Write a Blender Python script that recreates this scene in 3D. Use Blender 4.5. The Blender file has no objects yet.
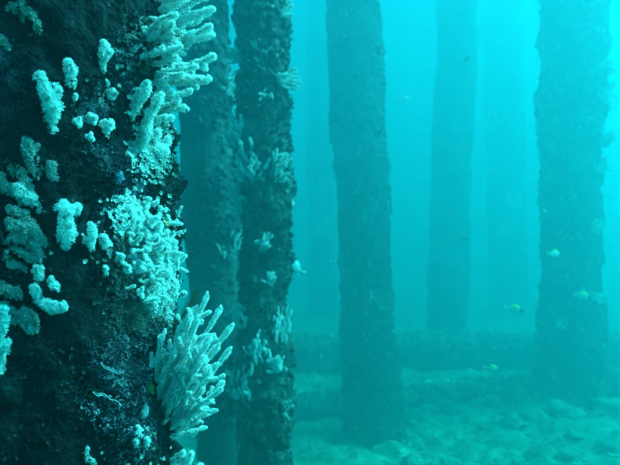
import bpy, math, random
import numpy as np
from mathutils import Vector, Matrix, noise
from mathutils.bvhtree import BVHTree

R = math.radians
scene = bpy.context.scene
col = scene.collection

# ------------------------------------------------------------------ camera
F_PX, CX, CY = 665.0, 310.0, 232.5          # focal length and centre in photograph pixels (620 x 465)
CAM = Vector((0.0, 0.0, 1.90))
cam_data = bpy.data.cameras.new('camera')
cam = bpy.data.objects.new('camera', cam_data)
col.objects.link(cam)
cam.location = CAM
cam.rotation_euler = (R(90), 0, 0)
cam_data.sensor_width = 36.0
cam_data.lens = 36.0 * F_PX / 620.0
cam_data.clip_start = 0.02
cam_data.clip_end = 600.0
cam_data.dof.use_dof = True
cam_data.dof.focus_distance = 0.55
cam_data.dof.aperture_fstop = 18.0
scene.camera = cam

# ------------------------------------------------------------------ world and sun
SUN_DIR = Vector((0.70, 0.02, 0.70)).normalized()     # towards the sun
elev = math.asin(SUN_DIR.z)
azim = math.atan2(SUN_DIR.x, SUN_DIR.y)
world = bpy.data.worlds.new('World')
scene.world = world
world.use_nodes = True
wn = world.node_tree
sky = wn.nodes.new('ShaderNodeTexSky')
sky.sky_type = 'NISHITA'
sky.sun_disc = False
sky.sun_elevation = elev
sky.sun_rotation = azim
bg = wn.nodes['Background']
bg.inputs['Strength'].default_value = 0.05
wn.links.new(sky.outputs['Color'], bg.inputs['Color'])

sun_data = bpy.data.lights.new('sun', 'SUN')
sun_data.energy = 5.0
sun_data.angle = R(3)
sun_data.color = (1.0, 0.96, 0.9)
sun = bpy.data.objects.new('sun', sun_data)
col.objects.link(sun)
sun.location = (6, 0, 12)
sun.rotation_euler = SUN_DIR.to_track_quat('Z', 'Y').to_euler()

scene.view_settings.view_transform = 'Standard'
scene.view_settings.look = 'None'
scene.view_settings.gamma = 1.0
scene.view_settings.use_curve_mapping = False
scene.view_settings.exposure = 2.52

scene.render.engine = 'CYCLES'
cy = scene.cycles
cy.max_bounces = 8
cy.diffuse_bounces = 3
cy.glossy_bounces = 2
cy.volume_bounces = 4
cy.transparent_max_bounces = 16
cy.use_denoising = True
try:
    cy.denoiser = 'OPENIMAGEDENOISE'
except Exception:
    pass
cy.sample_clamp_indirect = 8.0

WATER_TOP = 7.5
WATER_DENSITY = 0.165
WATER_SCATTER = (0.22, 0.80, 0.875)
WATER_ABSORB = ((0.60, 0.972, 0.967), 0.75)

# ------------------------------------------------------------------ helpers
def tag(o, label=None, cat=None, group=None, kind=None):
    if label: o['label'] = label
    if cat: o['category'] = cat
    if group: o['group'] = group
    if kind: o['kind'] = kind
    return o

def empty(name, loc=(0, 0, 0)):
    o = bpy.data.objects.new(name, None)
    o.empty_display_size = 0.05
    o.location = loc
    col.objects.link(o)
    return o

def link(name, mesh, parent=None, mat=None):
    o = bpy.data.objects.new(name, mesh)
    if mat is not None and not mesh.materials:
        mesh.materials.append(mat)
    col.objects.link(o)
    if parent is not None:
        o.parent = parent
    return o

def mesh_np(name, verts, faces, smooth=True):
    """verts (n,3) and faces (m,3) or (m,4) arrays"""
    verts = np.asarray(verts, dtype=np.float32)
    faces = np.asarray(faces, dtype=np.int32)
    k = faces.shape[1]
    me = bpy.data.meshes.new(name)
    me.vertices.add(len(verts))
    me.vertices.foreach_set('co', verts.ravel())
    me.loops.add(faces.size)
    me.loops.foreach_set('vertex_index', faces.ravel())
    me.polygons.add(len(faces))
    me.polygons.foreach_set('loop_start', np.arange(0, faces.size, k, dtype=np.int32))
    me.polygons.foreach_set('use_smooth', np.full(len(faces), smooth, dtype=bool))
    me.update(calc_edges=True)
    me.validate()
    return me

def ray(px, py):
    return Vector(((px - CX) / F_PX, 1.0, (CY - py) / F_PX))

def frame_from(d, roll=0.0):
    """3x3 with columns x,y,z and z along d"""
    d = Vector(d).normalized()
    a = Vector((0, 0, 1)) if abs(d.z) < 0.95 else Vector((1, 0, 0))
    x = a.cross(d).normalized()
    y = d.cross(x)
    c, s = math.cos(roll), math.sin(roll)
    x2 = x * c + y * s
    y2 = y * c - x * s
    return Matrix((x2, y2, d)).transposed()

def scatter(tv, tf, frames, locs, scales):
    """many transformed copies of one template as arrays"""
    tv = np.asarray(tv, dtype=np.float64)
    tf = np.asarray(tf, dtype=np.int64)
    M = np.asarray(frames)                 # n,3,3
    L = np.asarray(locs)                   # n,3
    S = np.asarray(scales)                 # n or n,3
    if S.ndim == 1:
        S = np.repeat(S[:, None], 3, 1)
    tvs = tv[None] * S[:, None, :]
    V = np.einsum('nij,nvj->nvi', M, tvs) + L[:, None, :]
    n = len(L)
    Fc = tf[None] + (np.arange(n) * len(tv))[:, None, None]
    return V.reshape(-1, 3), Fc.reshape(-1, tf.shape[1])

# ------------------------------------------------------------------ materials
def material(name, stops, scale=8.0, detail=6.0, rough=0.9, bump=0.4, bump_scale=None, second=None,
             distort=0.0, spec=0.15, coord='Object'):
    m = bpy.data.materials.new(name)
    m.use_nodes = True
    nt = m.node_tree
    b = nt.nodes['Principled BSDF']
    b.inputs['Roughness'].default_value = rough
    b.inputs['Specular IOR Level'].default_value = spec
    tc = nt.nodes.new('ShaderNodeTexCoord')
    n1 = nt.nodes.new('ShaderNodeTexNoise')
    n1.inputs['Scale'].default_value = scale
    n1.inputs['Detail'].default_value = detail
    n1.inputs['Roughness'].default_value = 0.65
    n1.inputs['Distortion'].default_value = distort
    nt.links.new(tc.outputs[coord], n1.inputs['Vector'])
    cr = nt.nodes.new('ShaderNodeValToRGB')
    el = cr.color_ramp.elements
    el[0].position, el[0].color = stops[0][0], (*stops[0][1], 1)
    el[1].position, el[1].color = stops[-1][0], (*stops[-1][1], 1)
    for p, c in stops[1:-1]:
        e = el.new(p)
        e.color = (*c, 1)
    nt.links.new(n1.outputs['Fac'], cr.inputs['Fac'])
    out = cr.outputs['Color']
    if second:
        sc2, lo, hi, colr = second
        n2 = nt.nodes.new('ShaderNodeTexNoise')
        n2.inputs['Scale'].default_value = sc2
        n2.inputs['Detail'].default_value = 4
        nt.links.new(tc.outputs[coord], n2.inputs['Vector'])
        mr = nt.nodes.new('ShaderNodeMapRange')
        mr.inputs['From Min'].default_value = lo
        mr.inputs['From Max'].default_value = hi
        nt.links.new(n2.outputs['Fac'], mr.inputs['Value'])
        mx = nt.nodes.new('ShaderNodeMix')
        mx.data_type = 'RGBA'
        nt.links.new(mr.outputs['Result'], mx.inputs['Factor'])
        nt.links.new(out, mx.inputs['A'])
        mx.inputs['B'].default_value = (*colr, 1)
        out = mx.outputs['Result']
    nt.links.new(out, b.inputs['Base Color'])
    if bump:
        n3 = nt.nodes.new('ShaderNodeTexNoise')
        n3.inputs['Scale'].default_value = bump_scale or scale * 4
        n3.inputs['Detail'].default_value = 5
        nt.links.new(tc.outputs[coord], n3.inputs['Vector'])
        bp = nt.nodes.new('ShaderNodeBump')
        bp.inputs['Strength'].default_value = bump
        bp.inputs['Distance'].default_value = 0.01
        nt.links.new(n3.outputs['Fac'], bp.inputs['Height'])
        nt.links.new(bp.outputs['Normal'], b.inputs['Normal'])
    return m

M_POLYP = material('white_polyps', [(0.3, (0.78, 0.80, 0.78)), (0.6, (0.93, 0.93, 0.92))], scale=60, bump=0, rough=0.75)
def add_translucency(m, share):
    nt = m.node_tree
    b = nt.nodes['Principled BSDF']
    o = nt.nodes['Material Output']
    t = nt.nodes.new('ShaderNodeBsdfTranslucent')
    mx = nt.nodes.new('ShaderNodeMixShader')
    mx.inputs[0].default_value = share
    src = b.inputs['Base Color'].links[0].from_socket
    nt.links.new(src, t.inputs['Color'])
    nt.links.new(b.outputs[0], mx.inputs[1])
    nt.links.new(t.outputs[0], mx.inputs[2])
    nt.links.new(mx.outputs[0], o.inputs['Surface'])
add_translucency(M_POLYP, 0.5)
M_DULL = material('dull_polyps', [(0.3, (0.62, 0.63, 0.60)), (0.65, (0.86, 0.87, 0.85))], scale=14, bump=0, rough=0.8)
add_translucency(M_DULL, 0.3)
M_SHADED = material('shaded_polyps', [(0.3, (0.28, 0.29, 0.27)), (0.65, (0.48, 0.49, 0.46))], scale=30, bump=0, rough=0.85)  # darker copy of the white polyps; the colour stands in for shade
add_translucency(M_SHADED, 0.3)
M_STEM = material('pink_stem', [(0.3, (0.62, 0.40, 0.34)), (0.7, (0.80, 0.62, 0.54))], scale=90, bump=0.3, rough=0.8)
M_NEAR = material('encrusted_timber', [(0.28, (0.003, 0.003, 0.004)), (0.48, (0.006, 0.006, 0.009)), (0.64, (0.013, 0.016, 0.018)),
                                      (0.80, (0.07, 0.075, 0.075))],
                  scale=35, detail=8, bump=0.9, bump_scale=190, second=(11.0, 0.58, 0.74, (0.03, 0.045, 0.07)), distort=0.4)
M_PILE = material('fouled_timber', [(0.3, (0.010, 0.010, 0.011)), (0.52, (0.024, 0.025, 0.025)), (0.74, (0.08, 0.085, 0.08))],
                  scale=7, detail=9, bump=0.9, bump_scale=50, second=(2.2, 0.52, 0.68, (0.08, 0.085, 0.075)))
M_TURF = material('turf_growth', [(0.3, (0.05, 0.06, 0.035)), (0.5, (0.16, 0.18, 0.10)), (0.7, (0.42, 0.42, 0.34))], scale=14, bump=0)
M_DARKTURF = material('dark_turf', [(0.3, (0.006, 0.007, 0.008)), (0.55, (0.014, 0.018, 0.018)), (0.75, (0.055, 0.06, 0.06))], scale=30, bump=0)
M_PTURF = material('pile_turf', [(0.3, (0.02, 0.025, 0.016)), (0.5, (0.06, 0.07, 0.045)), (0.72, (0.20, 0.20, 0.16))], scale=14, bump=0)
M_CRUST = material('mixed_crust', [(0.30, (0.015, 0.02, 0.03)), (0.42, (0.05, 0.035, 0.03)), (0.50, (0.03, 0.05, 0.025)), (0.58, (0.10, 0.09, 0.09)), (0.70, (0.34, 0.33, 0.30))],
                   scale=26, detail=5, bump=0.5, bump_scale=200)
M_SPECK = material('speckle', [(0.36, (0.02, 0.025, 0.035)), (0.52, (0.07, 0.085, 0.11)), (0.70, (0.34, 0.37, 0.40))], scale=60, detail=3, bump=0)
M_PALETURF = material('pale_turf', [(0.3, (0.14, 0.14, 0.09)), (0.48, (0.40, 0.39, 0.27)), (0.66, (0.72, 0.70, 0.56))], scale=6, bump=0)
M_NEARTURF = material('polyp_turf', [(0.35, (0.03, 0.035, 0.035)), (0.46, (0.11, 0.12, 0.11)), (0.54, (0.55, 0.56, 0.54)), (0.72, (0.85, 0.85, 0.82))],
                      scale=13, detail=3, bump=0)
M_SAND = material('rubble_sand', [(0.32, (0.04, 0.05, 0.025)), (0.45, (0.11, 0.12, 0.07)), (0.56, (0.24, 0.245, 0.155)), (0.70, (0.46, 0.45, 0.31))],
                  scale=7.0, detail=12, bump=1.0, bump_scale=40, second=(1.7, 0.46, 0.62, (0.14, 0.15, 0.08)))
M_ROCK = material('rubble_stone', [(0.3, (0.07, 0.08, 0.045)), (0.46, (0.18, 0.18, 0.12)), (0.62, (0.40, 0.39, 0.28))], scale=7, detail=8,
                  bump=0.8, bump_scale=40)

# ------------------------------------------------------------------ geometry templates
def polyp_template():
    """short calyx with eight spread tentacles, unit length along +z"""
    V, Fc = [], []
    rb, rt = 0.15, 0.2
    for z, r in ((0, rb), (0.5, rt)):
        for i in range(4):
            a = math.pi / 2 * i
            V.append((r * math.cos(a), r * math.sin(a), z))
    for i in range(4):
        j = (i + 1) % 4
        Fc += [(i, j, 4 + j), (i, 4 + j, 4 + i)]
    for i in range(8):
        a = 2 * math.pi * i / 8
        ca, sa = math.cos(a), math.sin(a)
        w = 0.11
        def p(r, z, side):
            return (r * ca - side * w * sa, r * sa + side * w * ca, z)
        n = len(V)
        V += [p(0.12, 0.5, -0.7), p(0.12, 0.5, 0.7), p(0.42, 0.86, 1), p(0.42, 0.86, -1), p(0.66, 0.95 if i % 2 else 0.80, 0)]
        Fc += [(n, n + 1, n + 2), (n, n + 2, n + 3), (n + 3, n + 2, n + 4)]
    return V, Fc

POLYP_V, POLYP_F = polyp_template()

def tuft_template(nb, seed):
    """small tuft of leafy blades, unit length"""
    rnd = random.Random(seed)
    V, Fc = [], []
    for i in range(nb):
        a = 2 * math.pi * (i + rnd.random() * 0.7) / nb
        t = rnd.uniform(0.25, 1.0)
        d = Vector((math.cos(a) * t, math.sin(a) * t, rnd.uniform(0.45, 1.0))) * rnd.uniform(0.7, 1.1)
        s = Vector((-math.sin(a), math.cos(a), 0)) * rnd.uniform(0.10, 0.2)
        n = len(V)
        mid = d * 0.55 + Vector((0, 0, 0.1))
        V += [tuple(-s * 0.5), tuple(s * 0.5), tuple(mid + s), tuple(mid - s), tuple(d)]
        Fc += [(n, n + 1, n + 2), (n, n + 2, n + 3), (n + 3, n + 2, n + 4)]
    return V, Fc

def ico(sub=1):
    import bmesh
    bm = bmesh.new()
    bmesh.ops.create_icosphere(bm, subdivisions=sub, radius=1.0)
    V = [tuple(v.co) for v in bm.verts]
    Fc = [tuple(v.index for v in f.verts) for f in bm.faces]
    bm.free()
    return V, Fc

BRANCH = {}
def branch_meshes(ratio, bend, seed, dense=1.0, mat=None):
    """stem and polyp meshes of a branch of length 1 along +z, outer radius = 1/ratio"""
    key = (ratio, bend, seed, mat.name if mat else '')
    if key in BRANCH:
        return BRANCH[key]
    rnd = random.Random(seed * 77 + int(ratio * 10))
    Rr = 1.0 / ratio
    ph = rnd.uniform(0, 6.28)
    def axis(t):
        wob = 0.30 * Rr * math.sin(5 * t + ph)
        return Vector((bend * (t * t - t) * 0.9 + wob, 0.28 * Rr * math.sin(7 * t + ph * 1.7), t))
    def tangent(t):
        return (axis(t + 0.01) - axis(t - 0.01)).normalized()
    ns, nr = 12, 6
    V, Fc = [], []
    for i in range(ns + 1):
        t = i / ns
        fr = frame_from(tangent(t))
        r = Rr * (0.34 - 0.12 * t) * (1 if i < ns else 0.55)
        for k in range(nr):
            a = 2 * math.pi * k / nr
            V.append(tuple(axis(t) + fr @ Vector((r * math.cos(a), r * math.sin(a), 0))))
    for i in range(ns):
        for k in range(nr):
            k2 = (k + 1) % nr
            Fc.append((i * nr + k, i * nr + k2, (i + 1) * nr + k2, (i + 1) * nr + k))
    stem = mesh_np('branch_stem', V, Fc)
    stem.materials.append(M_STEM)
    fr_, lo_, sc_ = [], [], []
    per = int(max(3, ratio) * 17 * dense)
    lump = [rnd.uniform(0.5, 1.1) for _ in range(14)]
    for q in range(per):
        t = 0.06 + 0.93 * (q + 0.5 * rnd.random()) / per
        fr = frame_from(tangent(t))
        a = q * 2.39996 + rnd.uniform(-0.35, 0.35)
        if math.cos(a - ph) > 0.86 and rnd.random() < 0.85:     # thin rows where the stem shows
            continue
        d = fr @ Vector((math.cos(a), math.sin(a), rnd.uniform(0.15, 0.6)))
        fr_.append(np.array(frame_from(d, rnd.uniform(0, 6.28))))
        lo_.append(tuple(axis(t) + d.normalized() * Rr * 0.22))
        taper = 0.62 + 0.38 * min(1, (t + 0.1) * 2.2) * (1.0 - 0.25 * max(0, t - 0.8) / 0.2)
        lk = t * 9
        lv = lump[int(lk)] * (1 - lk % 1) + lump[int(lk) + 1] * (lk % 1)
        sc_.append(Rr * rnd.uniform(0.55, 1.15) * taper * lv)
    for q in range(9):                                            # crown of polyps at the tip
        a = q * 2.4
        s = 0.15 + 0.09 * q
        d = frame_from(tangent(1.0)) @ Vector((math.cos(a) * s, math.sin(a) * s, 1))
        fr_.append(np.array(frame_from(d, rnd.uniform(0, 6.28))))
        lo_.append(tuple(axis(1.0)))
        sc_.append(Rr * rnd.uniform(0.6, 0.85))
    pv, pf = scatter(POLYP_V, POLYP_F, fr_, lo_, sc_)
    pol = mesh_np('branch_polyps', pv, pf, smooth=False)
    pol.materials.append(mat or M_POLYP)
    BRANCH[key] = (stem, pol)
    return BRANCH[key]

RATIOS = (1.6, 2.4, 3.4, 4.6, 6.2, 8.5, 11.5, 15.5)

def add_branch(root, base, tip, radius, seed, bend=0.0, mat=None):
    d = tip - base
    L = d.length
    ratio = min(RATIOS, key=lambda r: abs(math.log(r / max(0.8, L / radius))))
    st, pl = branch_meshes(ratio, bend, seed % 4, 1.0, mat)
    fr = frame_from(d, roll=seed * 1.7)
    rr = radius * ratio
    M = Matrix.Translation(base - root.location) @ fr.to_4x4() @ Matrix.Diagonal((rr, rr, L, 1))
    b = link('branch', st, root)
    b.matrix_local = M
    p = link('polyps', pl, b)
    p['kind'] = 'stuff'
    return b

# ------------------------------------------------------------------ piles
class Pile:
    pass

def build_pile(name, label, axis_lo, axis_hi, radius, mat, rows, cols, amps, seed, group):
    """axis from axis_lo (on the seabed) to axis_hi; rows = list of z values"""
    lo, hi = Vector(axis_lo), Vector(axis_hi)
    base = Vector((lo.x, lo.y, 0.0))
    root = empty(name, base)
    tag(root, label, 'pile', group)
    zs = np.array(rows)
    off = Vector((seed * 7.3, seed * 3.1, seed * 1.7))
    V = []
    for z in zs:
        t = (z - lo.z) / (hi.z - lo.z)
        c = lo.lerp(hi, t)
        for k in range(cols):
            a = 2 * math.pi * k / cols
            u = Vector((math.cos(a), math.sin(a), 0))
            p = Vector((u.x * radius, u.y * radius, z))
            dsp = 0.0
            for sc, amp in amps:
                q = p * sc + off
                if amp < 0:           # rounded lumps
                    dd = noise.voronoi(q)[0][0]
                    dsp += -amp * (1.0 - min(1.0, dd * 1.4)) ** 1.0
                else:
                    dsp += amp * noise.fractal(q, 1.0, 2.0, 3)
            foot = max(0.0, 0.35 - z) * 0.18
            r = radius + dsp + foot
            V.append((c.x + u.x * r - base.x, c.y + u.y * r - base.y, z))
    Fc = []
    n = len(zs)
    for i in range(n - 1):
        for k in range(cols):
            k2 = (k + 1) % cols
            Fc.append((i * cols + k, i * cols + k2, (i + 1) * cols + k2, (i + 1) * cols + k))
    me = mesh_np('shaft', V, Fc)
    sh = link('shaft', me, root, mat)
    P = Pile()
    P.root, P.radius, P.lo, P.hi, P.shaft = root, radius, lo, hi, sh
    P.V = [Vector(v) + base for v in V]
    P.bvh = BVHTree.FromPolygons(P.V, Fc)
    return P

def pile_axis(px_top, px_bot, d, z_hi=7.2):
    """axis through two pixels (x at the top edge and at the bottom edge of the photograph) at distance d"""
    def pt(px, py):
        return CAM + ray(px, py) * d
    a, b = pt(px_top, 0), pt(px_bot, 465)
    k = (b - a) / (b.z - a.z)
    return a + k * (-0.25 - a.z), a + k * (z_hi - a.z)

def growth(P, name, template, count, size, mat, seed, zr, patch=(3.0, 0.0), bias=None, centres=(), smooth=False):
    """tufts over a pile's surface, thicker in noise patches; bias = (direction, strength)"""
    rnd = random.Random(seed)
    fr, lo, sc = [], [], []
    tries = 0
    while len(lo) < count and tries < count * 12:
        tries += 1
        if centres and rnd.random() < 0.55:
            c, rad = rnd.choice(centres)
            o = Vector((rnd.gauss(0, 1), rnd.gauss(0, 1), rnd.gauss(0, 1))) * rad * 0.6
            tgt = c + o
            z = tgt.z
            t = (z - P.lo.z) / (P.hi.z - P.lo.z)
            ax = P.lo.lerp(P.hi, t)
            u = Vector((tgt.x - ax.x, tgt.y - ax.y, 0))
            if u.length < 1e-4: continue
            u.normalize()
            forced = True
        else:
            z = rnd.uniform(*zr)
            a = rnd.uniform(0, 2 * math.pi)
            u = Vector((math.cos(a), math.sin(a), 0))
            t = (z - P.lo.z) / (P.hi.z - P.lo.z)
            ax = P.lo.lerp(P.hi, t)
            forced = False
        hit = P.bvh.ray_cast(ax + u * (P.radius + 0.4), -u, 1.0)
        if hit[0] is None: continue
        p, nrm = hit[0], hit[1]
        if nrm.dot(u) < 0: nrm = -nrm
        if not forced:
            v = noise.fractal(p * patch[0] + Vector((seed, 0, 0)), 1.0, 2.0, 2)
            if bias: v += bias[1] * u.dot(bias[0])
            if v < patch[1] + rnd.uniform(-0.15, 0.15): continue
        d = (nrm + Vector((rnd.uniform(-.5, .5), rnd.uniform(-.5, .5), rnd.uniform(-.3, .6)))).normalized()
        fr.append(np.array(frame_from(d, rnd.uniform(0, 6.28))))
        lo.append(tuple(p - P.root.location - nrm * size * 0.1))
        sc.append(size * rnd.uniform(0.5, 1.4))
    v, f = scatter(template[0], template[1], fr, lo, sc)
    o = link(name, mesh_np(name, v, f, smooth=smooth), P.root, mat)
    o['kind'] = 'stuff'
    return o

def surf(P, px, py):
    """surface point of a pile seen at a photograph pixel, shifted inwards when the pixel misses it"""
    for k in range(200):
        for s in (-1, 1):
            h = P.bvh.ray_cast(CAM, ray(px + s * k * 0.7, py).normalized(), 60.0)
            if h[0] is not None:
                n = h[1]
                if n.dot(h[0] - CAM) > 0: n = -n
                return h[0], n
    raise ValueError('no pile at %s %s' % (px, py))

COUNT = [0]
def colony(P, label, branches, group, name='soft_coral', cat='coral', seed=0, mat=None, twigs=0):
    """branches: (base px, base py, tip px, tip py, width px, how far it comes out towards the camera as a share of its length, bend)"""
    p0, n0 = surf(P, branches[0][0], branches[0][1])
    root = empty(name, p0)
    tag(root, label, cat, group)
    for i, br in enumerate(branches):
        bx, by, tx, ty, w, out = br[:6]
        bend = br[6] if len(br) > 6 else 0.0
        w = w * (0.86 if twigs else 1.0)
        p, n = surf(P, bx, by)
        y0 = p.y - CAM.y
        seg = math.hypot(tx - bx, ty - by) / F_PX * y0
        yt = y0 - out * max(seg, w / F_PX * y0)
        tip = CAM + ray(tx, ty) * yt
        rad = 0.5 * w / F_PX * y0
        base = p - n * rad * 0.4
        COUNT[0] += 1
        add_branch(root, base, tip, rad, COUNT[0] + seed, bend, mat)
        tr = random.Random(COUNT[0])
        d = tip - base
        for k in range(twigs):
            t = tr.uniform(.3, .8)
            sd = d.cross(Vector((tr.uniform(-1, 1), tr.uniform(-1, 1), tr.uniform(-1, 1)))).normalized()
            q = base + d * t
            COUNT[0] += 1
            add_branch(root, q, q + (d.normalized() + sd * tr.uniform(.35, .95)).normalized() * d.length * tr.uniform(.12, .3), rad * .85, COUNT[0], 0.2, mat)
    return root

def zrows(z0, z1, fine0, fine1, step_f, step_c):
    out, z = [], z0
    while z < z1:
        out.append(z)
        z += step_f if fine0 <= z <= fine1 else step_c
    out.append(z1)
    return out

# ------------------------------------------------------------------ seabed
def ground_z(x, y):
    p = Vector((x * 0.55, y * 0.55, 3.0))
    h = 0.085 * noise.fractal(p, 1.0, 2.0, 3)
    h += 0.040 * noise.fractal(Vector((x * 2.4, y * 2.4, 9.0)), 1.0, 2.0, 3)
    d = 1.0 - min(1.0, noise.voronoi(Vector((x * 3.4, y * 3.4, 1.3)))[0][0] * 1.5)
    h += 0.075 * max(0, d)
    d2 = 1.0 - min(1.0, noise.voronoi(Vector((x * 7.5, y * 7.5, 5.3)))[0][0] * 1.5)
    h += 0.03 * max(0, d2)
    h += 0.03 * noise.fractal(Vector((x * 9, y * 9, 2.0)), 0.8, 2.0, 3)
    for (mx, my, mr, mh) in ((2.67, 7.0, 0.95, 0.16), (0.58, 6.24, 0.6, 0.06), (1.4, 8.4, 1.5, 0.07)):
        q = ((x - mx) ** 2 + (y - my) ** 2) / (mr * mr)
        h += mh * math.exp(-q)
    return h - 0.02

N = 420
u = np.linspace(-1, 1, N)
warp = np.sinh(u * 5.0) / math.sinh(5.0) * 70.0
gv = []
for yy in warp:
    for xx in warp:
        x, y = float(xx) + 0.8, float(yy) + 6.5
        gv.append((x, y, ground_z(x, y) if abs(xx) < 25 and abs(yy) < 25 else 0.0))
idx = np.arange(N * N).reshape(N, N)
gf = np.stack([idx[:-1, :-1], idx[:-1, 1:], idx[1:, 1:], idx[1:, :-1]], -1).reshape(-1, 4)
seabed = link('seabed', mesh_np('seabed', gv, gf), None, M_SAND)
tag(seabed, 'pale sandy seabed strewn with rubble around the pile feet', 'seabed', kind='structure')

# ------------------------------------------------------------------ the piles
PG = 'jetty piles rising from the seabed'
near = build_pile('jetty_pile', 'thick black pile covered with white finger corals, close beside the diver',
                  (-0.178, 0.533, -0.25), (-0.376, 0.533, 7.2), 0.121, M_NEAR,
                  zrows(-0.25, 7.2, 1.44, 2.39, 0.004, 0.06), 240,
                  ((6.5, 0.014), (26.0, 0.009), (55.0, -0.008), (130.0, 0.003)), 1, PG)

def std_pile(label, top, bot, d, diam, seed, amps, cols=56, mat=M_PILE):
    d, diam = d * SC, diam * SC
    lo, hi = pile_axis(top, bot, d)
    return build_pile('jetty_pile', label, lo, hi, diam / 2, mat, zrows(-0.25, 7.2, -1, 9, 0.035, 0.035), cols, amps, seed, PG)

SC = 1.3
AM = ((1.1, 0.060), (4.5, 0.040), (13.0, -0.022))
AM2 = ((3.2, 0.028), (11.0, 0.022), (24.0, -0.020))
AMS2 = ((3.0, 0.010), (12.0, 0.008), (24.0, -0.008))
AMS = ((1.1, 0.036), (4.5, 0.026), (14.0, -0.013))
side = build_pile('jetty_pile', 'added pile out of view, shading the face of the coral-covered near pile',  # added out of view in the sun's path to shade the near pile
                  (1.10, 0.27, -0.25), (1.05, 0.29, 7.2), 0.18, M_PILE, zrows(-0.25, 7.2, -1, 9, 0.05, 0.05), 56,
                  ((2.2, 0.012), (9.0, 0.010), (18.0, -0.010)), 9, PG)
pile_b = std_pile('ragged dark pile hung with white coral sprays, between two smoother piles', 263, 266, 1.75, 0.122, 2, AM2, 90)
pile_a = std_pile('bare dark pile half hidden behind the ragged coral-hung pile', 198, 226, 2.1, 0.165, 3, AMS2, 70)
pile_c = std_pile('smooth blue-green pile standing alone in front of the fallen pile', 353, 376, 4.8, 0.37, 4, AMS, 70)
pile_d = std_pile('pale hazy straight pile rising just behind the long fallen pile', 457, 443, 8.2, 0.47, 5, AMS)
pile_f = std_pile('broad shaggy pile with a rubble mound around its foot', 573, 569, 5.4, 0.47, 6, AM, 80)
pile_e = std_pile('faint distant pile between the straight pile and the shaggy pile', 502, 512, 11.8, 0.66, 7, AM)
pile_g = std_pile('faint distant pile between the ragged pile and the smooth pile', 320, 322, 11.8, 0.46, 8, AM)

# ------------------------------------------------------------------ fallen piles
def fallen(label, pts, radius, seed, group='fallen piles on the seabed'):
    pts = [Vector(p) for p in pts]
    base = Vector((pts[0].x, pts[0].y, 0))
    root = empty('fallen_pile', base)
    tag(root, label, 'fallen pile', group)
    L = (pts[1] - pts[0]).length
    n, cols = int(L / 0.035), 64
    fr = frame_from(pts[1] - pts[0])
    V, Fc = [], []
    for i in range(n + 1):
        t = i / n
        c = pts[0].lerp(pts[1], t)
        c = c + Vector((0, 0.05 * math.sin(3 * t + seed), 0.02 * math.sin(7 * t + seed)))
        for k in range(cols):
            a = 2 * math.pi * k / cols
            uu = fr @ Vector((math.cos(a), math.sin(a), 0))
            q = c + uu * radius
            r = radius + 0.035 * noise.fractal(q * 2, 1, 2, 3) + 0.02 * noise.fractal(q * 8, 1, 2, 3)
            r += 0.03 * max(0, 1 - noise.voronoi(q * 12)[0][0] * 1.5)
            if i in (0, n): r *= 0.05
            V.append(tuple(c + uu * r - base))
    for i in range(n):
        for k in range(cols):
            k2 = (k + 1) % cols
            Fc.append((i * cols + k, i * cols + k2, (i + 1) * cols + k2, (i + 1) * cols + k))
    sh = link('shaft', mesh_np('shaft', V, Fc), root, M_LOG)
    rnd = random.Random(seed)
    fr_, lo_, sc_ = [], [], []
    for i in range(5200):
        v = Vector(V[rnd.randrange(cols * 2, len(V) - cols * 2)])
        nrm = Vector((v.x, v.y, v.z)) + base
        t = (nrm - pts[0]).dot(pts[1] - pts[0]) / (L * L)
        o = nrm - pts[0].lerp(pts[1], t)
        if o.z < radius * (0.60 + rnd.uniform(-.4, .25)): continue
        d = (o.normalized() + Vector((rnd.uniform(-.6, .6), rnd.uniform(-.6, .6), rnd.uniform(0, .6)))).normalized()
        fr_.append(np.array(frame_from(d, rnd.uniform(0, 6)))); lo_.append(tuple(v)); sc_.append(rnd.uniform(0.02, 0.055))
    tv, tf = tuft_template(7, 5)
    v, f = scatter(tv, tf, fr_, lo_, sc_)
    g = link('growth', mesh_np('growth', v, f, False), root, M_PALETURF)  # growth kept pale and on top, standing in for the sunlit top
    g['kind'] = 'stuff'
    return root

M_LOG = material('fallen_timber', [(0.3, (0.010, 0.010, 0.009)), (0.5, (0.035, 0.035, 0.026)), (0.68, (0.14, 0.14, 0.11))], scale=5, detail=8,
                 bump=0.9, bump_scale=40)
fallen('long encrusted fallen pile lying across the seabed at the foot of the straight pile', ((-1.7, 8.8, 0.27), (4.7, 9.15, 0.25)), 0.27, 11)
fallen('half buried fallen pile wedged against the foot of the shaggy pile', ((0.75, 7.30, -0.06), (4.3, 7.45, 0.24)), 0.19, 12)
fallen('added pile stub standing in for a ground dip between the ragged pile and the smooth pile', ((-0.75, 6.75, 0.06), (0.42, 6.95, 0.05)), 0.13, 13)  # made-up stub in place of a dark dip in the ground

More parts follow.
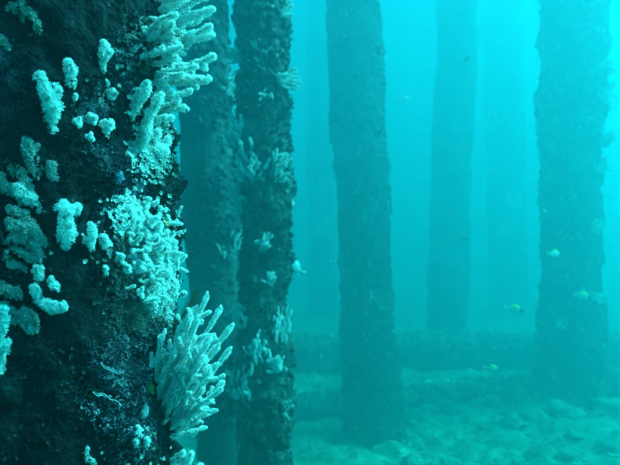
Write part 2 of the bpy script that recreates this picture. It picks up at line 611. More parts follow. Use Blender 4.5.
# ------------------------------------------------------------------ growth on the piles
T7 = tuft_template(7, 1)
T5 = tuft_template(5, 2)
def npt(px, py): return surf(near, px, py)[0]
rt = Vector((0.9, -0.35, 0)).normalized()
centres = [(npt(150, 240), 0.0217), (npt(140, 265), 0.0248), (npt(160, 285), 0.0186), (npt(130, 225), 0.0155), (npt(150, 150), 0.0186),
           (npt(160, 60), 0.0310), (npt(150, 110), 0.0186), (npt(135, 310), 0.0124), (npt(170, 300), 0.0186), (npt(165, 270), 0.0186)]
growth(near, 'polyp_growth', (POLYP_V, POLYP_F), 9000, 0.0026, M_NEARTURF, 31, (1.34, 2.5), (16.0, 0.42), (rt, 0.42), centres)
growth(near, 'algae_turf', T7, 5200, 0.0042, M_DARKTURF, 32, (1.34, 2.5), (8.0, 0.12), (rt, 0.15))
LUMP = ico(1)
LUMP = ([tuple(Vector(v) * (1 + 0.5 * noise.noise(Vector(v) * 1.7 + Vector((3, 1, 2))))) for v in LUMP[0]], LUMP[1])
spk = [(npt(x, y), r) for x, y, r in ((115, 360, .02), (135, 385, .022), (105, 385, .018), (150, 420, .02), (130, 335, .016), (120, 420, .018), (140, 445, .018),
                                     (125, 300, .014), (120, 200, .015), (108, 165, .012), (98, 105, .012), (85, 108, .01), (120, 50, .014), (140, 190, .012), (125, 80, .012))]
LUMP2 = ico(2)
LUMP2 = ([tuple(Vector(v) * (1 + 0.7 * noise.noise(Vector(v) * 1.9 + Vector((7, 1, 2))))) for v in LUMP2[0]], LUMP2[1])
growth(near, 'crust_flakes', T5, 6500, 0.0026, M_CRUST, 50, (1.34, 2.5), (10.0, -0.05))
growth(near, 'speckled_hydroids', T5, 3600, 0.0024, M_SPECK, 47, (1.34, 2.5), (14.0, 0.30), None, spk)
growth(pile_b, 'encrusting_lumps', LUMP, 2600, 0.012, M_CRUST, 42, (0.6, 5.2), (4.0, -0.1), smooth=True)
growth(pile_a, 'encrusting_lumps', LUMP, 2000, 0.014, M_CRUST, 43, (0.4, 5.2), (4.0, 0.0), smooth=True).data.materials[0] = M_PILE
growth(pile_c, 'encrusting_lumps', LUMP, 2600, 0.024, M_CRUST, 44, (0.0, 6.2), (3.0, 0.0), smooth=True)
growth(pile_f, 'encrusting_lumps', LUMP, 2600, 0.034, M_CRUST, 45, (0.0, 6.2), (3.0, 0.0), smooth=True)
growth(pile_c, 'pale_turf', T7, 900, 0.022, M_PALETURF, 48, (0.0, 6.2), (6.0, 0.25))
growth(pile_f, 'pale_turf', T7, 1300, 0.034, M_PALETURF, 49, (0.0, 6.2), (4.0, 0.2))
growth(pile_b, 'pale_turf', T7, 2600, 0.010, M_TURF, 46, (0.6, 5.2), (5.0, 0.2))
growth(pile_b, 'algae_turf', T7, 6500, 0.014, M_DARKTURF, 33, (0.0, 6.2), (2.5, 0.02))
growth(pile_a, 'algae_turf', T5, 3000, 0.013, M_DARKTURF, 34, (0.0, 6.2), (2.5, 0.10))
growth(pile_c, 'algae_turf', T7, 6000, 0.028, M_PTURF, 35, (0.0, 6.2), (2.5, 0.05))
growth(pile_d, 'algae_turf', T7, 4000, 0.036, M_PTURF, 36, (0.0, 6.2), (2.0, 0.05))
growth(pile_e, 'algae_turf', T5, 1800, 0.040, M_PTURF, 37, (0.0, 6.2), (2.0, 0.0))
growth(pile_f, 'algae_turf', T7, 7500, 0.034, M_PTURF, 38, (0.0, 6.2), (2.0, 0.0), (Vector((1, 0, 0)), 0.15))
growth(pile_g, 'algae_turf', T5, 1500, 0.040, M_PTURF, 39, (0.0, 6.2), (2.0, 0.0))

# ------------------------------------------------------------------ soft corals on the near pile
G1 = 'white finger corals on the near pile'
def knob(x, y, w, seed):
    """a rounded head of short crooked twigs"""
    r = random.Random(seed)
    out = []
    for i in range(7):
        a = i * 0.9 + r.uniform(-.3, .3)
        k = w * r.uniform(.18, .36)
        out.append((x + r.uniform(-1, 1), y + 2 + r.uniform(-1, 1), x + k * math.cos(a), y - k * math.sin(a), w * r.uniform(.36, .55), r.uniform(.9, 1.7)))
    return out
colony(near, 'single tall white coral finger, the longest upright one on the dark pile face', [(58, 137, 44, 76, 20, .5, .1)], G1, twigs=2)
colony(near, 'small upright white coral knob beside the longest coral finger', [(70, 88, 69, 62, 15, .6), (73, 101, 76, 95, 6, .6)], G1, twigs=2)
colony(near, 'slim upright coral finger with a round knob below it', [(104, 75, 104, 44, 13, .5), (107, 86, 107, 81, 7, 1.0)] + knob(111, 93, 14, 5), G1, twigs=2)
colony(near, 'row of round white coral knobs below the slim upright finger', knob(77, 122, 13, 1) + knob(91, 119, 15, 2) + knob(107, 126, 17, 3) + knob(90, 137, 12, 4), G1, twigs=1)
colony(near, 'hooked white coral finger curling over at its top', [(70, 252, 66, 205, 18, .45, .5), (73, 215, 77, 207, 12, .7)], G1, twigs=2)
colony(near, 'slanting pale coral finger, brightest of the slanting fingers on the dark face', [(48, 217, 19, 186, 17, .4), ], G1, twigs=2)
colony(near, 'cluster of slanting coral fingers toned darker for shade, leaning away from the pile face',
       [(38, 180, 24, 140, 15, .3), (34, 190, 14, 165, 14, .3), (57, 181, 49, 165, 12, .5), (18, 178, 4, 150, 12, .3), (42, 172, 33, 138, 10, .3), (10, 196, -6, 168, 12, .3), (26, 206, 8, 184, 11, .3)], G1, twigs=3, mat=M_SHADED)
colony(near, 'low bundle of coral fingers toned darker for shade, below the brightest slanting finger', [(40, 236, 12, 208, 14, .35), (42, 260, 12, 222, 17, .35), (40, 265, 18, 248, 14, .35), (14, 250, 0, 232, 14, .3), (26, 272, 4, 256, 11, .3), (48, 250, 30, 228, 10, .4)], G1, twigs=3, mat=M_SHADED)
colony(near, 'short sideways coral finger among small knobs low on the dark face', [(36, 301, 63, 309, 14, .4), (43, 279, 36, 269, 12, 1.0), (56, 290, 50, 280, 11, 1.2), (39, 298, 33, 288, 11, .9)], G1, twigs=3, mat=M_DULL)  # duller polyps put the left face's shade into the colour
colony(near, 'bushy coral clump toned darker for shade, under the short sideways finger', [(34, 326, 14, 318, 15, .4), (36, 330, 26, 312, 15, .5), (36, 331, 30, 330, 12, .8), (24, 302, 2, 284, 16, .3), (20, 318, 2, 304, 11, .3)], G1, twigs=3, mat=M_SHADED)
colony(near, 'coral clump toned darker for shade, high on the dark face above the longest finger', [(33, 20, 22, 2, 14, .3), (24, 22, 12, 6, 12, .3), (40, 36, 37, 22, 9, .4), (8, 50, 0, 38, 12, .3)], G1, twigs=3, mat=M_SHADED)
colony(near, 'pair of short upright coral fingers beside the hooked finger', [(94, 253, 91, 226, 11, .5), (107, 250, 105, 238, 13, .6), (105, 276, 106, 268, 9, .6)], G1, twigs=2)
colony(near, 'bright stubby coral trio on the edge of the polyp mass', [(122, 236, 119, 219, 10, .5), (131, 236, 131, 208, 12, .5), (138, 230, 139, 213, 9, .5)], G1, twigs=2)
colony(near, 'chain of bright coral knobs slanting into the polyp mass', knob(119, 258, 15, 6) + knob(126, 268, 15, 7) + knob(139, 267, 18, 8) + knob(133, 258, 12, 9) + knob(143, 256, 13, 10), G1, twigs=1)
top = []
rnd = random.Random(4)
for (bx, by, tx, ty, w, out) in ((158, 26, 139, 17, 12, .5), (165, 18, 148, 8, 13, .5), (160, 12, 178, 1, 13, .5), (150, 40, 145, 30, 13, .8),
                                 (158, 22, 206, -4, 14, .4), (160, 34, 211, 8, 14, .35), (158, 46, 209, 28, 15, .4), (162, 58, 211, 34, 13, .2),
                                 (165, 66, 213, 58, 15, .3), (160, 88, 208, 79, 14, .3), (158, 74, 196, 68, 13, .6), (152, 52, 178, 44, 13, .8),
                                 (150, 66, 176, 58, 12, .8), (155, 98, 190, 92, 12, .5), (155, 112, 184, 107, 12, .3), (150, 100, 172, 92, 12, .8),
                                 (148, 84, 168, 78, 12, .9), (150, 122, 172, 118, 11, .5), (170, 30, 200, 18, 12, .1), (168, 2, 214, -12, 14, .3)):
    top.append((bx, by, tx, ty, w, out, rnd.choice((-.3, 0, .3))))
for i in range(26):
    bx, by = rnd.uniform(146, 168), rnd.uniform(-6, 128)
    L = rnd.uniform(14, 34); a = rnd.uniform(-.25, .75)
    top.append((bx, by, bx + L * math.cos(a), by - L * math.sin(a), rnd.uniform(7, 12), rnd.uniform(.3, 1.1), rnd.choice((-.3, 0, .3))))
colony(near, 'dense white coral bush spreading sideways from the pile edge, topmost and largest', [(a, b, c, d, w * .82, o, e) for a, b, c, d, w, o, e in top], G1, twigs=1)
colony(near, 'two leaning coral fingers below the topmost coral bush', [(133, 124, 146, 83, 12, .5), (139, 148, 159, 97, 13, .5), (131, 108, 140, 90, 8, .4)], G1)
colony(near, 'rounded coral ball on the pile edge under the leaning fingers', [(155, 152, 160, 148, 18, .5), (152, 142, 156, 134, 12, .6), (158, 146, 168, 140, 10, .5)], G1)
mass = []
for i in range(130):
    bx = min(max(rnd.gauss(152, 15), 116), 176); by = min(max(rnd.gauss(252, 26), 205), 300)
    a = rnd.uniform(-0.5, 2.6); L = rnd.uniform(4, 15)
    mass.append((bx, by, bx + L * math.cos(a), by - L * math.sin(a), rnd.uniform(3.2, 6), rnd.uniform(.3, 1.3), rnd.choice((-.5, 0, .5))))
colony(near, 'crowded mass of short tangled white coral twigs bulging from the pile edge', mass, G1)
fan = []
for (bx, by, tx, ty, w, out, bend) in ((160, 398, 180, 322, 9, .3, .1), (164, 400, 194, 303, 10, .25, .1), (168, 404, 208, 299, 10, .2, .1), (172, 406, 219, 305, 10, .2, .1),
                                       (172, 412, 228, 330, 10, .2, .1), (174, 418, 231, 351, 10, .15, .1), (174, 424, 223, 376, 10, .15, .1), (174, 432, 214, 402, 10, .1, .1),
                                       (172, 440, 206, 424, 9, .1, 0), (156, 392, 165, 335, 9, .4, .1), (152, 385, 155, 350, 9, .4, 0), (166, 400, 200, 322, 10, .5, .1),
                                       (170, 408, 212, 330, 10, .5, .1), (172, 414, 218, 348, 9, .5, .1), (170, 420, 210, 372, 9, .5, .1), (162, 396, 188, 338, 10, .6, .1),
                                       (168, 408, 202, 352, 10, .7, .1), (158, 390, 172, 350, 9, .7, .1), (164, 400, 186, 362, 9, .8, .1), (172, 428, 206, 392, 9, .5, .1),
                                       (170, 412, 196, 376, 9, .8, 0), (172, 440, 198, 412, 9, .4, 0)):
    fan.append((bx, by, tx, ty, w, out, bend))
for i in range(20):
    t = rnd.random()
    bx, by = 158 + 16 * t, 392 + 44 * t
    a = 1.35 - 0.85 * t + rnd.uniform(-.15, .15); L = rnd.uniform(35, 95) * (1 - .35 * t)
    fan.append((bx, by, bx + L * math.cos(a), by - L * math.sin(a), rnd.uniform(6, 9), rnd.uniform(.15, .9), rnd.choice((-.15, .1, .2))))
colony(near, 'large white coral fan spraying outwards from the pile edge, lowest on the pile', [(a + rnd.uniform(-3, 3), b + rnd.uniform(-4, 4), c + rnd.uniform(-4, 2), d + rnd.uniform(-4, 8), w * rnd.uniform(.6, .85), o, rnd.choice((-.3, -.15, .15, .3))) for a, b, c, d, w, o, e in fan], G1, twigs=3)
colony(near, 'pale coral sprig under the large white fan', [(176, 470, 192, 455, 9, .3), (172, 466, 182, 452, 8, .4), (184, 480, 200, 466, 9, .3)], G1)
colony(near, 'small coral sprig on dark timber inside the foot of the fan', [(142, 408, 143, 402, 8, .7), (144, 417, 144, 409, 8, .7), (140, 436, 139, 429, 9, .7), (146, 446, 148, 440, 8, .7), (137, 447, 136, 440, 8, .7)], G1)
colony(near, 'tiny pale sprig low on the dark pile face', [(87, 464, 87, 450, 7, .5), (92, 470, 93, 460, 7, .5)], G1)
# strand hanging out in front of the shaded flank
colony(near, 'coral finger tip toned down for shade, on the shaded flank, far from the fan', [(-6, 372, 0, 312, 15, .9), (-8, 374, 3, 345, 14, .9)], G1, mat=M_DULL)  # duller polyps here stand in for shade on the flank

# thin lacy strand of hydroids
def twig(name, label, cat, mat, P, pts, width, group=None, side=0.0, seed=1):
    """thin branching twig along pixel points on a pile's surface"""
    p0, n0 = surf(P, *pts[0])
    root = empty(name, p0)
    tag(root, label, cat, group)
    rnd = random.Random(seed)
    chain = []
    for (px, py) in pts:
        p, n = surf(P, px, py)
        yd = p.y - CAM.y
        h = (CAM + ray(px, py) * (yd - 0.004))
        chain.append(h)
    def tube(nm, cs, r0, r1):
        V, Fc = [], []
        for i, c in enumerate(cs):
            a, b = cs[max(0, i - 1)], cs[min(len(cs) - 1, i + 1)]
            fr = frame_from(b - a)
            r = r0 + (r1 - r0) * i / max(1, len(cs) - 1)
            for k in range(6):
                an = math.pi * 2 * k / 6
                V.append(tuple(c + fr @ Vector((r * math.cos(an), r * math.sin(an), 0)) - p0))
        for i in range(len(cs) - 1):
            for k in range(6):
                k2 = (k + 1) % 6
                Fc.append((i * 6 + k, i * 6 + k2, i * 6 + 6 + k2, i * 6 + 6 + k))
        return link(nm, mesh_np(nm, V, Fc), root, mat)
    fine = []
    for i in range(len(chain) - 1):
        for k in range(4):
            fine.append(chain[i].lerp(chain[i + 1], k / 4) + Vector((rnd.uniform(-1, 1), 0, rnd.uniform(-1, 1))) * width * 0.5)
    fine.append(chain[-1])
    tube('stalk', fine, width, width * 0.5)
    for i in range(1, len(fine) - 1):
        if side and rnd.random() < 0.8:
            d = (fine[i + 1] - fine[i - 1]).normalized()
            s = Vector((-d.z, -0.4, d.x)) * rnd.choice((-1, 1)) + d * 0.6
            e = fine[i] + s.normalized() * side * rnd.uniform(0.5, 1.1)
            tube('twig', [fine[i], fine[i].lerp(e, .5) + Vector((0, -0.002, 0.001)), e], width * 0.6, width * 0.3)
    return root

M_LACE = material('pale_lace', [(0.3, (0.30, 0.32, 0.36)), (0.7, (0.52, 0.54, 0.58))], scale=40, bump=0)
M_PINK = material('pink_twig', [(0.3, (0.75, 0.34, 0.22)), (0.7, (0.85, 0.55, 0.42))], scale=40, bump=0)
M_BROWN = material('brown_feather', [(0.3, (0.10, 0.06, 0.04)), (0.7, (0.22, 0.14, 0.09))], scale=40, bump=0)
twig('hydroid', 'thin lacy pale hydroid strand zigzagging over dark lower pile face', 'hydroid', M_LACE, near, [(93, 392), (98, 396), (104, 394), (110, 399), (118, 402), (122, 406)], 0.0006, side=0.005, seed=3)
twig('hydroid', 'thin lacy pale hydroid wisp above the zigzag strand', 'hydroid', M_LACE, near, [(101, 362), (104, 368), (110, 370), (118, 374), (124, 371)], 0.0004, side=0.004, seed=4)
twig('brittle_star', 'pinkish spindly brittle star arms clinging at the foot of the fan', 'brittle star', M_PINK, near, [(163, 424), (172, 416), (178, 413), (186, 412), (192, 408)], 0.0014, side=0.009, seed=5)

# long thin feather standing off the pile, in front of the fan
def feather():
    p0, n0 = surf(near, 172, 336)
    root = empty('feather_hydroid', p0)
    tag(root, 'slender brown feathery hydroid spike rising above the large white fan', 'hydroid')
    tip = CAM + ray(198, 289) * (p0.y - 0.01)
    V, Fc = [], []
    def q(a, b, r):
        fr = frame_from(b - a)
        n = len(V)
        for c, rr in ((a, r), (b, r * 0.35)):
            for k in range(5):
                an = math.pi * 2 * k / 5
                V.append(tuple(c + fr @ Vector((rr * math.cos(an), rr * math.sin(an), 0)) - p0))
        for k in range(5):
            k2 = (k + 1) % 5
            Fc.append((n + k, n + k2, n + 5 + k2, n + 5 + k))
    q(p0, tip, 0.001)
    link('stalk', mesh_np('stalk', V, Fc), root, M_BROWN)
    V, Fc = [], []
    d = (tip - p0)
    s = Vector((-d.z, 0, d.x)).normalized()
    for i in range(34):
        t = 0.1 + 0.88 * i / 34
        c = p0.lerp(tip, t)
        for sg in (-1, 1):
            q(c, c + (s * sg + d.normalized() * 0.9).normalized() * 0.006 * math.sin(math.pi * min(1, 1.15 - t)), 0.0004)
    b = link('barbs', mesh_np('barbs', V, Fc), root, M_BROWN)
    b['kind'] = 'stuff'
feather()

# ------------------------------------------------------------------ sponges on the near pile
def sponge(label, px, py, w, h, mat, seed, out=0.5):
    p, n = surf(near, px, py)
    root = empty('sponge', p)
    tag(root, label, 'sponge', 'sponges on the near pile')
    V, Fc = ico(4)
    r = 0.5 * w / F_PX * (p.y - CAM.y)
    hh = 0.5 * h / F_PX * (p.y - CAM.y)
    fr = frame_from(n)
    off = Vector((seed * 3.3, seed, 0))
    W = []
    for v in V:
        v = Vector(v)
        k = 1 + 0.45 * noise.fractal(v * 1.6 + off, 1, 2, 3) - 0.35 * max(0, 0.45 - noise.voronoi(v * 2.4 + off)[0][0])
        q = v * k
        W.append(tuple(fr @ Vector((q.x * r, q.y * hh, q.z * r * out))))
    link('body', mesh_np('sponge', W, Fc), root, mat)
    W2 = []
    return root
M_BLUE = material('blue_sponge', [(0.3, (0.10, 0.14, 0.22)), (0.7, (0.24, 0.30, 0.42))], scale=50, bump=0.5, bump_scale=160)
M_ORNG = material('orange_sponge', [(0.3, (0.75, 0.24, 0.10)), (0.7, (0.88, 0.42, 0.24))], scale=50, bump=0.5, bump_scale=160)
M_GREEN = material('green_sponge', [(0.3, (0.05, 0.10, 0.03)), (0.7, (0.12, 0.20, 0.07))], scale=50, bump=0.5, bump_scale=160)
M_DBRN = material('dark_olive_sponge', [(0.3, (0.03, 0.03, 0.015)), (0.7, (0.08, 0.08, 0.035))], scale=60, bump=0.8, bump_scale=160)
M_BRN = material('brown_sponge', [(0.3, (0.05, 0.04, 0.02)), (0.7, (0.13, 0.11, 0.05))], scale=50, bump=0.5, bump_scale=160)
sponge('dull blue-grey sponge patch on dark pile below the rounded coral ball', 129, 193, 6, 4, M_BLUE, 1)
sponge('dim blue-grey sponge spot next to a smaller blue-grey patch', 119, 178, 10, 12, M_BLUE, 2)
sponge('small orange sponge on the pile edge above the polyp mass', 164, 223, 10, 6, M_ORNG, 3, .8)
sponge('dull green sponge patch on the pile above the pinkish brittle star', 150, 387, 16, 14, M_GREEN, 4, .35)
sponge('orange brown sponge lump beside the pinkish brittle star', 178, 424, 8, 9, M_ORNG, 6, .6)

# ------------------------------------------------------------------ coral sprays on the further piles
def spray(P, label, bx, by, length, ang, n, spread, w, out, group, seed):
    rnd = random.Random(seed)
    br = []
    ca, sa = math.cos(math.radians(ang)), math.sin(math.radians(ang))
    for i in range(int(n * 5.5)):
        u, v = rnd.random() ** 1.3 * 0.75 * length, rnd.gauss(0, .16) * length
        x, y = bx + u * ca + v * sa, by - u * sa + v * ca
        a = math.radians(ang + rnd.gauss(0, spread * 0.5 + 14))
        L = length * rnd.uniform(0.16, 0.5)
        br.append((x, y, x + L * math.cos(a), y - L * math.sin(a), w * rnd.uniform(.3, .5), out * rnd.uniform(.5, 2.0), rnd.choice((-.5, -.2, .2, .5))))
    return colony(P, label, br, group, seed=seed, mat=M_DULL)
GB = 'coral sprays on the ragged pile'
spray(pile_b, 'upright white coral spray at mid height of the ragged pile', 252, 184, 38, 105, 7, 26, 8, .5, GB, 1)
spray(pile_b, 'white coral spray on the open-water edge of the ragged pile', 274, 182, 34, 75, 7, 24, 7, .4, GB, 2)
spray(pile_b, 'coral spray reaching sideways off the ragged pile, highest of its sprays', 276, 80, 26, 10, 6, 30, 6, .2, GB, 3)
spray(pile_b, 'slim coral stalk leaning on the upper ragged pile', 262, 62, 28, 112, 3, 10, 5, .4, GB, 4)
spray(pile_b, 'small coral sprig under the sideways spray', 272, 92, 16, 215, 4, 30, 5, .5, GB, 5)
spray(pile_b, 'drooping white coral spray on the shaded edge of the ragged pile', 236, 215, 30, 100, 6, 24, 7, .4, GB, 6)
spray(pile_b, 'loose coral spray on the shaded edge above the drooping one', 236, 150, 36, 95, 7, 18, 7, .3, GB, 7)
spray(pile_b, 'knobbly coral clump halfway between the mid spray and the foot', 264, 252, 18, 95, 6, 50, 7, .6, GB, 8)
spray(pile_b, 'pale coral knobs just under the knobbly clump', 270, 284, 12, 90, 5, 70, 7, .7, GB, 9)
spray(pile_b, 'tall pale coral spray low on the ragged pile', 260, 366, 30, 100, 5, 16, 8, .4, GB, 10)
spray(pile_b, 'bright coral spray low on the open-water edge of the ragged pile', 282, 344, 32, 85, 6, 14, 6, .3, GB, 11)
spray(pile_b, 'stubby coral tuft beside the low bright spray', 280, 374, 18, 110, 5, 30, 7, .5, GB, 12)
spray(pile_b, 'dim coral streak hanging near the foot of the ragged pile', 246, 402, 34, 105, 5, 14, 8, .3, GB, 13)
spray(pile_b, 'dim coral tuft on the shaded edge low down', 242, 330, 26, 100, 5, 30, 7, .4, GB, 14)
spray(pile_b, 'small coral tuft near the top of the ragged pile', 282, 20, 18, 70, 5, 30, 6, .3, GB, 15)
spray(pile_b, 'pale coral fringe on the upper shaded edge of the ragged pile', 238, 60, 18, 150, 5, 40, 6, .2, GB, 16)
GA = 'coral sprays on the half hidden pile'
spray(pile_a, 'narrow pale coral spray on the upper edge of the half hidden pile', 226, 96, 26, 60, 6, 24, 6, .2, GA, 20)
spray(pile_a, 'narrow pale coral spray halfway down the half hidden pile', 232, 262, 30, 80, 5, 20, 6, .3, GA, 21)
GF = 'pale coral tufts on the shaggy pile'
for i, (x, y, L, a, lab) in enumerate(((600, 74, 18, 40, 'pale coral tuft high on the open edge of the shaggy pile'),
                                       (600, 98, 20, 30, 'pale coral tuft just below the highest tuft on the shaggy pile'),
                                       (598, 142, 18, 20, 'pale coral tuft at the height of the drifting speck on the shaggy pile'),
                                       (596, 172, 16, 40, 'pale coral tuft above the middle of the shaggy pile edge'),
                                       (592, 230, 12, 30, 'small coral tuft halfway down the shaggy pile edge'),
                                       (590, 300, 16, 20, 'coral tuft on the bulging lower edge of the shaggy pile'),
                                       (548, 116, 14, 130, 'dim coral tuft high on the shaded edge of the shaggy pile'),
                                       (560, 330, 12, 90, 'dim coral tuft on the lower face of the shaggy pile'))):
    spray(pile_f, lab, x, y, L, a, 6, 45, 6, .4, GF, 30 + i)
GE = 'coral tufts on the faint far piles'
spray(pile_e, 'ghostly pale coral clump on the faint pile beside the shaggy pile', 512, 208, 16, 70, 6, 50, 7, .4, GE, 40)
spray(pile_e, 'ghostly coral clump lower on the faint pile beside the shaggy pile', 506, 236, 14, 90, 5, 50, 7, .4, GE, 41)
spray(pile_e, 'ghostly coral clump highest on the faint pile beside the shaggy pile', 492, 130, 18, 100, 6, 40, 7, .4, GE, 42)
spray(pile_g, 'ghostly coral clump on the faint pile beside the ragged pile', 318, 200, 22, 80, 7, 40, 7, .4, GE, 43)
spray(pile_g, 'ghostly coral clump lower on the faint pile beside the ragged pile', 322, 236, 20, 70, 6, 40, 7, .4, GE, 44)
spray(pile_c, 'tiny pale coral tuft on the smooth pile', 371, 300, 9, 100, 4, 40, 4, .5, 'coral tufts on the smooth pile', 45)

# ------------------------------------------------------------------ rubble on the seabed
rnd = random.Random(12)
ROCKS = []
for s in range(5):
    V, Fc = ico(3)
    W = []
    off = Vector((s * 5.1, s * 2.2, 0))
    for v in V:
        v = Vector(v)
        k = 1 + 0.6 * noise.fractal(v * 1.5 + off, 1, 2, 4) + 0.6 * (noise.voronoi(v * 2.0 + off)[0][0] - .4)
        W.append(tuple(v * k))
    me = mesh_np('rubble_rock', W, Fc)
    me.materials.append(M_ROCK)
    ROCKS.append(me)
spots = []
for i in range(34):
    y = rnd.uniform(5.2, 9.6)
    x = rnd.uniform(-0.35, 0.46) * y
    spots.append((x, y, rnd.uniform(0.04, 0.095)))
for i in range(12):
    a = rnd.uniform(0, 6.28)
    spots.append((2.67 + 0.52 * math.cos(a), 7.0 + 0.52 * math.sin(a), rnd.uniform(0.07, 0.16)))
for i, (x, y, r) in enumerate(spots):
    o = link('rubble_rock', ROCKS[i % 5])
    o.location = (x, y, ground_z(x, y) + r * 0.15)
    o.scale = (r * rnd.uniform(.8, 1.4), r * rnd.uniform(.8, 1.3), r * rnd.uniform(.5, .8))
    o.rotation_euler = (rnd.uniform(-.3, .3), rnd.uniform(-.3, .3), rnd.uniform(0, 6.28))
    if i < 34:
        tag(o, 'pale rounded rubble stone half sunk in the open seabed', 'rock', 'rubble stones on the open seabed')
    else:
        tag(o, 'pale rubble stone piled around the foot of the shaggy pile', 'rock', 'rubble stones at the shaggy pile')
fr_, lo_, sc_ = [], [], []
V1, F1 = ico(1)
V1 = [tuple(Vector(v) * (1 + 0.35 * noise.noise(Vector(v) * 2.0))) for v in V1]
for i in range(12000):
    y = 2.8 + 13 * rnd.random() ** 1.3
    x = rnd.uniform(-0.7, 0.75) * y
    fr_.append(np.array(frame_from(Vector((rnd.uniform(-.5, .5), rnd.uniform(-.5, .5), 1)), rnd.uniform(0, 6))))
    r = 0.006 + 0.035 * rnd.random() ** 3
    lo_.append((x, y, ground_z(x, y) + r * 0.2))
    sc_.append((r, r * rnd.uniform(.6, 1), r * rnd.uniform(.4, .8)))
v, f = scatter(V1, F1, fr_, lo_, sc_)
o = link('rubble', mesh_np('rubble', v, f), None, M_ROCK)
tag(o, 'loose coral rubble and shell bits strewn over the seabed', 'rubble', kind='stuff')
fr_, lo_, sc_ = [], [], []
for i in range(16000):
    y = 3.0 + 11 * rnd.random() ** 1.2
    x = rnd.uniform(-0.7, 0.75) * y
    if noise.fractal(Vector((x * 1.1, y * 1.1, 4)), 1, 2, 2) < -0.1: continue
    fr_.append(np.array(frame_from(Vector((rnd.uniform(-.5, .5), rnd.uniform(-.5, .5), 1)), rnd.uniform(0, 6))))
    lo_.append((x, y, ground_z(x, y)))
    sc_.append(rnd.uniform(0.012, 0.04))
v, f = scatter(T7[0], T7[1], fr_, lo_, sc_)
o = link('algae', mesh_np('algae', v, f, False), None, M_PALETURF)
tag(o, 'short algae turf growing in patches on the seabed', 'algae', kind='stuff')

# ------------------------------------------------------------------ fish
def fish_material(name, body, back, dark_head, stripe=True):
    m = bpy.data.materials.new(name)
    m.use_nodes = True
    nt = m.node_tree
    b = nt.nodes['Principled BSDF']
    b.inputs['Roughness'].default_value = 0.45
    tc = nt.nodes.new('ShaderNodeTexCoord')
    sp = nt.nodes.new('ShaderNodeSeparateXYZ')
    nt.links.new(tc.outputs['Object'], sp.inputs[0])
    def ramp(sock, a, c, col_a, col_b):
        mr = nt.nodes.new('ShaderNodeMapRange')
        mr.inputs['From Min'].default_value = a
        mr.inputs['From Max'].default_value = c
        nt.links.new(sock, mr.inputs['Value'])
        mx = nt.nodes.new('ShaderNodeMix')
        mx.data_type = 'RGBA'
        nt.links.new(mr.outputs['Result'], mx.inputs['Factor'])
        for key, cc in (('A', col_a), ('B', col_b)):
            if isinstance(cc, tuple): mx.inputs[key].default_value = (*cc, 1)
            else: nt.links.new(cc, mx.inputs[key])
        return mx.outputs['Result']
    c1 = ramp(sp.outputs['Z'], 0.07, 0.12, body, back)
    c2 = ramp(sp.outputs['X'], 0.24, 0.30, c1, dark_head)
    nt.links.new(c2, b.inputs['Base Color'])
    return m
M_FISH = fish_material('yellow_backed_fish', (0.62, 0.64, 0.66), (0.62, 0.46, 0.08), (0.03, 0.03, 0.04))
M_FIN = material('yellow_fin', [(0.3, (0.55, 0.40, 0.07)), (0.7, (0.66, 0.50, 0.12))], scale=20, bump=0)
M_SILV = fish_material('silver_fish', (0.62, 0.64, 0.62), (0.40, 0.42, 0.40), (0.5, 0.52, 0.5))
M_SFIN = material('silver_fin', [(0.3, (0.35, 0.36, 0.35)), (0.7, (0.5, 0.5, 0.5))], scale=20, bump=0)
M_DARKF = fish_material('dark_fish', (0.05, 0.06, 0.07), (0.03, 0.035, 0.04), (0.03, 0.03, 0.035))
M_DFIN = material('dark_fin', [(0.3, (0.03, 0.03, 0.035)), (0.7, (0.06, 0.06, 0.07))], scale=20, bump=0)
M_EYE = material('fish_eye', [(0.3, (0.01, 0.01, 0.01)), (0.7, (0.02, 0.02, 0.02))], scale=5, bump=0, rough=0.2)

def fish_mesh(depth, width):
    prof = [(-0.5, .035, .012), (-0.42, .05, .02), (-0.32, .13, .05), (-0.18, .24, .085), (0.0, .31, .105), (0.16, .29, .105), (0.30, .21, .09),
            (0.40, .13, .065), (0.47, .06, .04), (0.5, .01, .01)]
    V, Fc = [], []
    n = 14
    for (x, h, w) in prof:
        for k in range(n):
            a = 2 * math.pi * k / n
            V.append((x, width / .2 * w * math.cos(a), depth / .6 * h * math.sin(a)))
    for i in range(len(prof) - 1):
        for k in range(n):
            k2 = (k + 1) % n
            Fc.append((i * n + k, i * n + k2, (i + 1) * n + k2, (i + 1) * n + k))
    return mesh_np('fish_body', V, Fc)
def plate(name, outline, th):
    n = len(outline)
    cx = sum(p[0] for p in outline) / n
    cz = sum(p[1] for p in outline) / n
    V = [(x, 0, z) for x, z in outline] + [(cx, th, cz), (cx, -th, cz)]
    Fc = []
    for i in range(n):
        j = (i + 1) % n
        Fc += [(i, j, n), (j, i, n + 1)]
    return mesh_np(name, V, Fc)
EV, EF = ico(2)
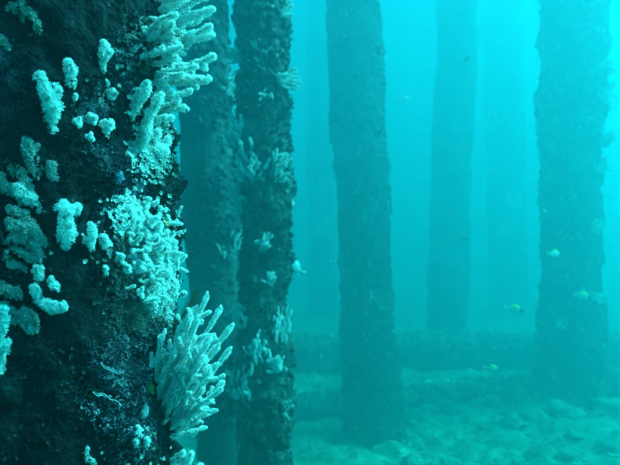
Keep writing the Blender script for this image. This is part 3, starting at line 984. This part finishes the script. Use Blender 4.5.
def build_fish(label, px, py, d, length, depth, width, rz, ry, mats, group, deepfin=True):
    d, length = d * SC, length * SC
    root = empty('reef_fish', CAM + ray(px, py) * d)
    tag(root, label, 'fish', group)
    k = depth / .6
    body = link('body', fish_mesh(depth, width), root, mats[0])
    parts = [link('tail_fin', plate('tail_fin', [(-.47, .04 * k + .01), (-.66, .2 * k), (-.60, 0), (-.66, -.2 * k), (-.47, -.04 * k - .01)], .008), root, mats[1]),
             link('dorsal_fin', plate('dorsal_fin', [(.2, .25 * k), (.06, .40 * k), (-.16, .36 * k), (-.34, .18 * k), (-.34, .10 * k), (0, .28 * k)], .008), root, mats[1]),
             link('anal_fin', plate('anal_fin', [(.0, -.28 * k), (-.16, -.38 * k), (-.34, -.17 * k), (-.34, -.10 * k), (-.15, -.24 * k)], .008), root, mats[0])]
    for s in (-1, 1):
        e = link('eye', EYE, root)
        e.location = (.36, s * width / .2 * .07, .05 * k)
        e.scale = (.03, .015, .03)
        pf = link('pectoral_fin', plate('pectoral_fin', [(.18, -.02), (.04, -.10 * k), (-.02, -.04), (.05, .02)], .004), root, mats[1])
        pf.location = (0, s * width / .2 * .108, 0)
    root.scale = (length,) * 3
    root.rotation_euler = (0, ry, rz)
    return root
EYE = mesh_np('fish_eye', EV, EF)
EYE.materials.append(M_EYE)
FY = 'small yellow-backed reef fish'
build_fish('little yellow-backed fish hovering in front of the straight pile', 463, 238, 3.60, 0.0540, .55, .2, R(-50), 0, (M_FISH, M_FIN), FY)
build_fish('yellow-backed fish just above the long fallen pile', 515, 309, 3.31, 0.0828, .45, .2, R(-12), R(10), (M_FISH, M_FIN), FY)
build_fish('yellow-backed fish beside the bulging edge of the shaggy pile', 583, 296, 3.31, 0.0828, .45, .2, R(-10), R(6), (M_FISH, M_FIN), FY)
build_fish('yellow-backed fish in front of the middle of the shaggy pile', 555, 254, 3.53, 0.0756, .5, .2, R(14), R(4), (M_FISH, M_FIN), FY)
build_fish('yellow-backed fish swimming low in front of the long fallen pile', 493, 369, 3.31, 0.0720, .5, .2, R(-14), R(6), (M_FISH, M_FIN), FY)
build_fish('tiny yellow-backed fish high in front of the shaggy pile', 545, 211, 3.60, 0.0288, .4, .2, R(20), 0, (M_FISH, M_FIN), FY)
build_fish('oval silver fish by the edge of the ragged pile', 293, 266, 2.9, 0.095, .50, .2, R(186), R(-34), (M_SILV, M_SFIN), 'silver and dark fish between the piles')
FD = 'slim dark fish between the piles'
build_fish('slim dark fish nosing up the upper edge of the smooth pile', 380, 50, 3.0, 0.065, .28, .14, R(12), R(-70), (M_DARKF, M_DFIN), FD)
build_fish('slim dark fish at the smooth pile edge, below another', 380, 132, 3.0, 0.062, .28, .14, R(12), R(-60), (M_DARKF, M_DFIN), FD)
build_fish('slim dark fish in front of the upper straight pile', 467, 59, 3.74, 0.0576, .28, .14, R(12), R(-38), (M_DARKF, M_DFIN), FD)
build_fish('slim greyish fish alone in open water past the smooth pile', 405, 99, 3.60, 0.0720, .26, .14, R(10), R(-28), (M_SILV, M_SFIN), FD)
build_fish('pale little fish hanging upright above the long fallen pile', 321, 356, 4.6, 0.06, .3, .14, R(10), R(-80), (M_SILV, M_SFIN), FD)

# ------------------------------------------------------------------ drifting specks
fr_, lo_, sc_ = [], [], []
rnd = random.Random(99)
for i in range(1500):
    y = rnd.uniform(0.9, 7.0)
    lo_.append((rnd.uniform(-0.75, 0.75) * y, y, CAM.z + rnd.uniform(-0.4, 0.45) * y))
    fr_.append(np.eye(3)); sc_.append((0.0004 + 0.0012 * rnd.random() ** 3) * (0.6 + 0.35 * y))
lo_.append(tuple(CAM + ray(555, 125) * 4.0)); fr_.append(np.eye(3)); sc_.append(0.007)
lo_.append(tuple(CAM + ray(398, 331) * 4.2)); fr_.append(np.eye(3)); sc_.append(0.006)
v, f = scatter(V1, F1, fr_, lo_, sc_)
o = link('drifting_specks', mesh_np('drifting_specks', v, f), None, M_LACE)
tag(o, 'pale specks of plankton drifting in the water', 'plankton', kind='stuff')

# ------------------------------------------------------------------ the water itself
hv = [(x, y, z) for z in (-1.6, WATER_TOP) for y in (-80, 90) for x in (-80, 82)]
hf = [(0, 2, 3, 1), (4, 5, 7, 6), (0, 1, 5, 4), (2, 6, 7, 3), (0, 4, 6, 2), (1, 3, 7, 5)]
hz = link('haze', mesh_np('haze', hv, hf, False))
tag(hz, 'turquoise hazy sea water filling the space between the piles', 'water', kind='stuff')
hm = bpy.data.materials.new('sea_water')
hm.use_nodes = True
nt = hm.node_tree
nt.nodes.clear()
out = nt.nodes.new('ShaderNodeOutputMaterial')
pv = nt.nodes.new('ShaderNodeVolumePrincipled')
pv.inputs['Color'].default_value = (*WATER_SCATTER, 1)
pv.inputs['Absorption Color'].default_value = (0, 0, 0, 1)
pv.inputs['Density'].default_value = WATER_DENSITY
pv.inputs['Anisotropy'].default_value = 0.82
va = nt.nodes.new('ShaderNodeVolumeAbsorption')
va.inputs['Color'].default_value = (*WATER_ABSORB[0], 1)
va.inputs['Density'].default_value = WATER_ABSORB[1]
ad = nt.nodes.new('ShaderNodeAddShader')
nt.links.new(pv.outputs[0], ad.inputs[0])
nt.links.new(va.outputs[0], ad.inputs[1])
nt.links.new(ad.outputs[0], out.inputs['Volume'])
hz.data.materials.append(hm)
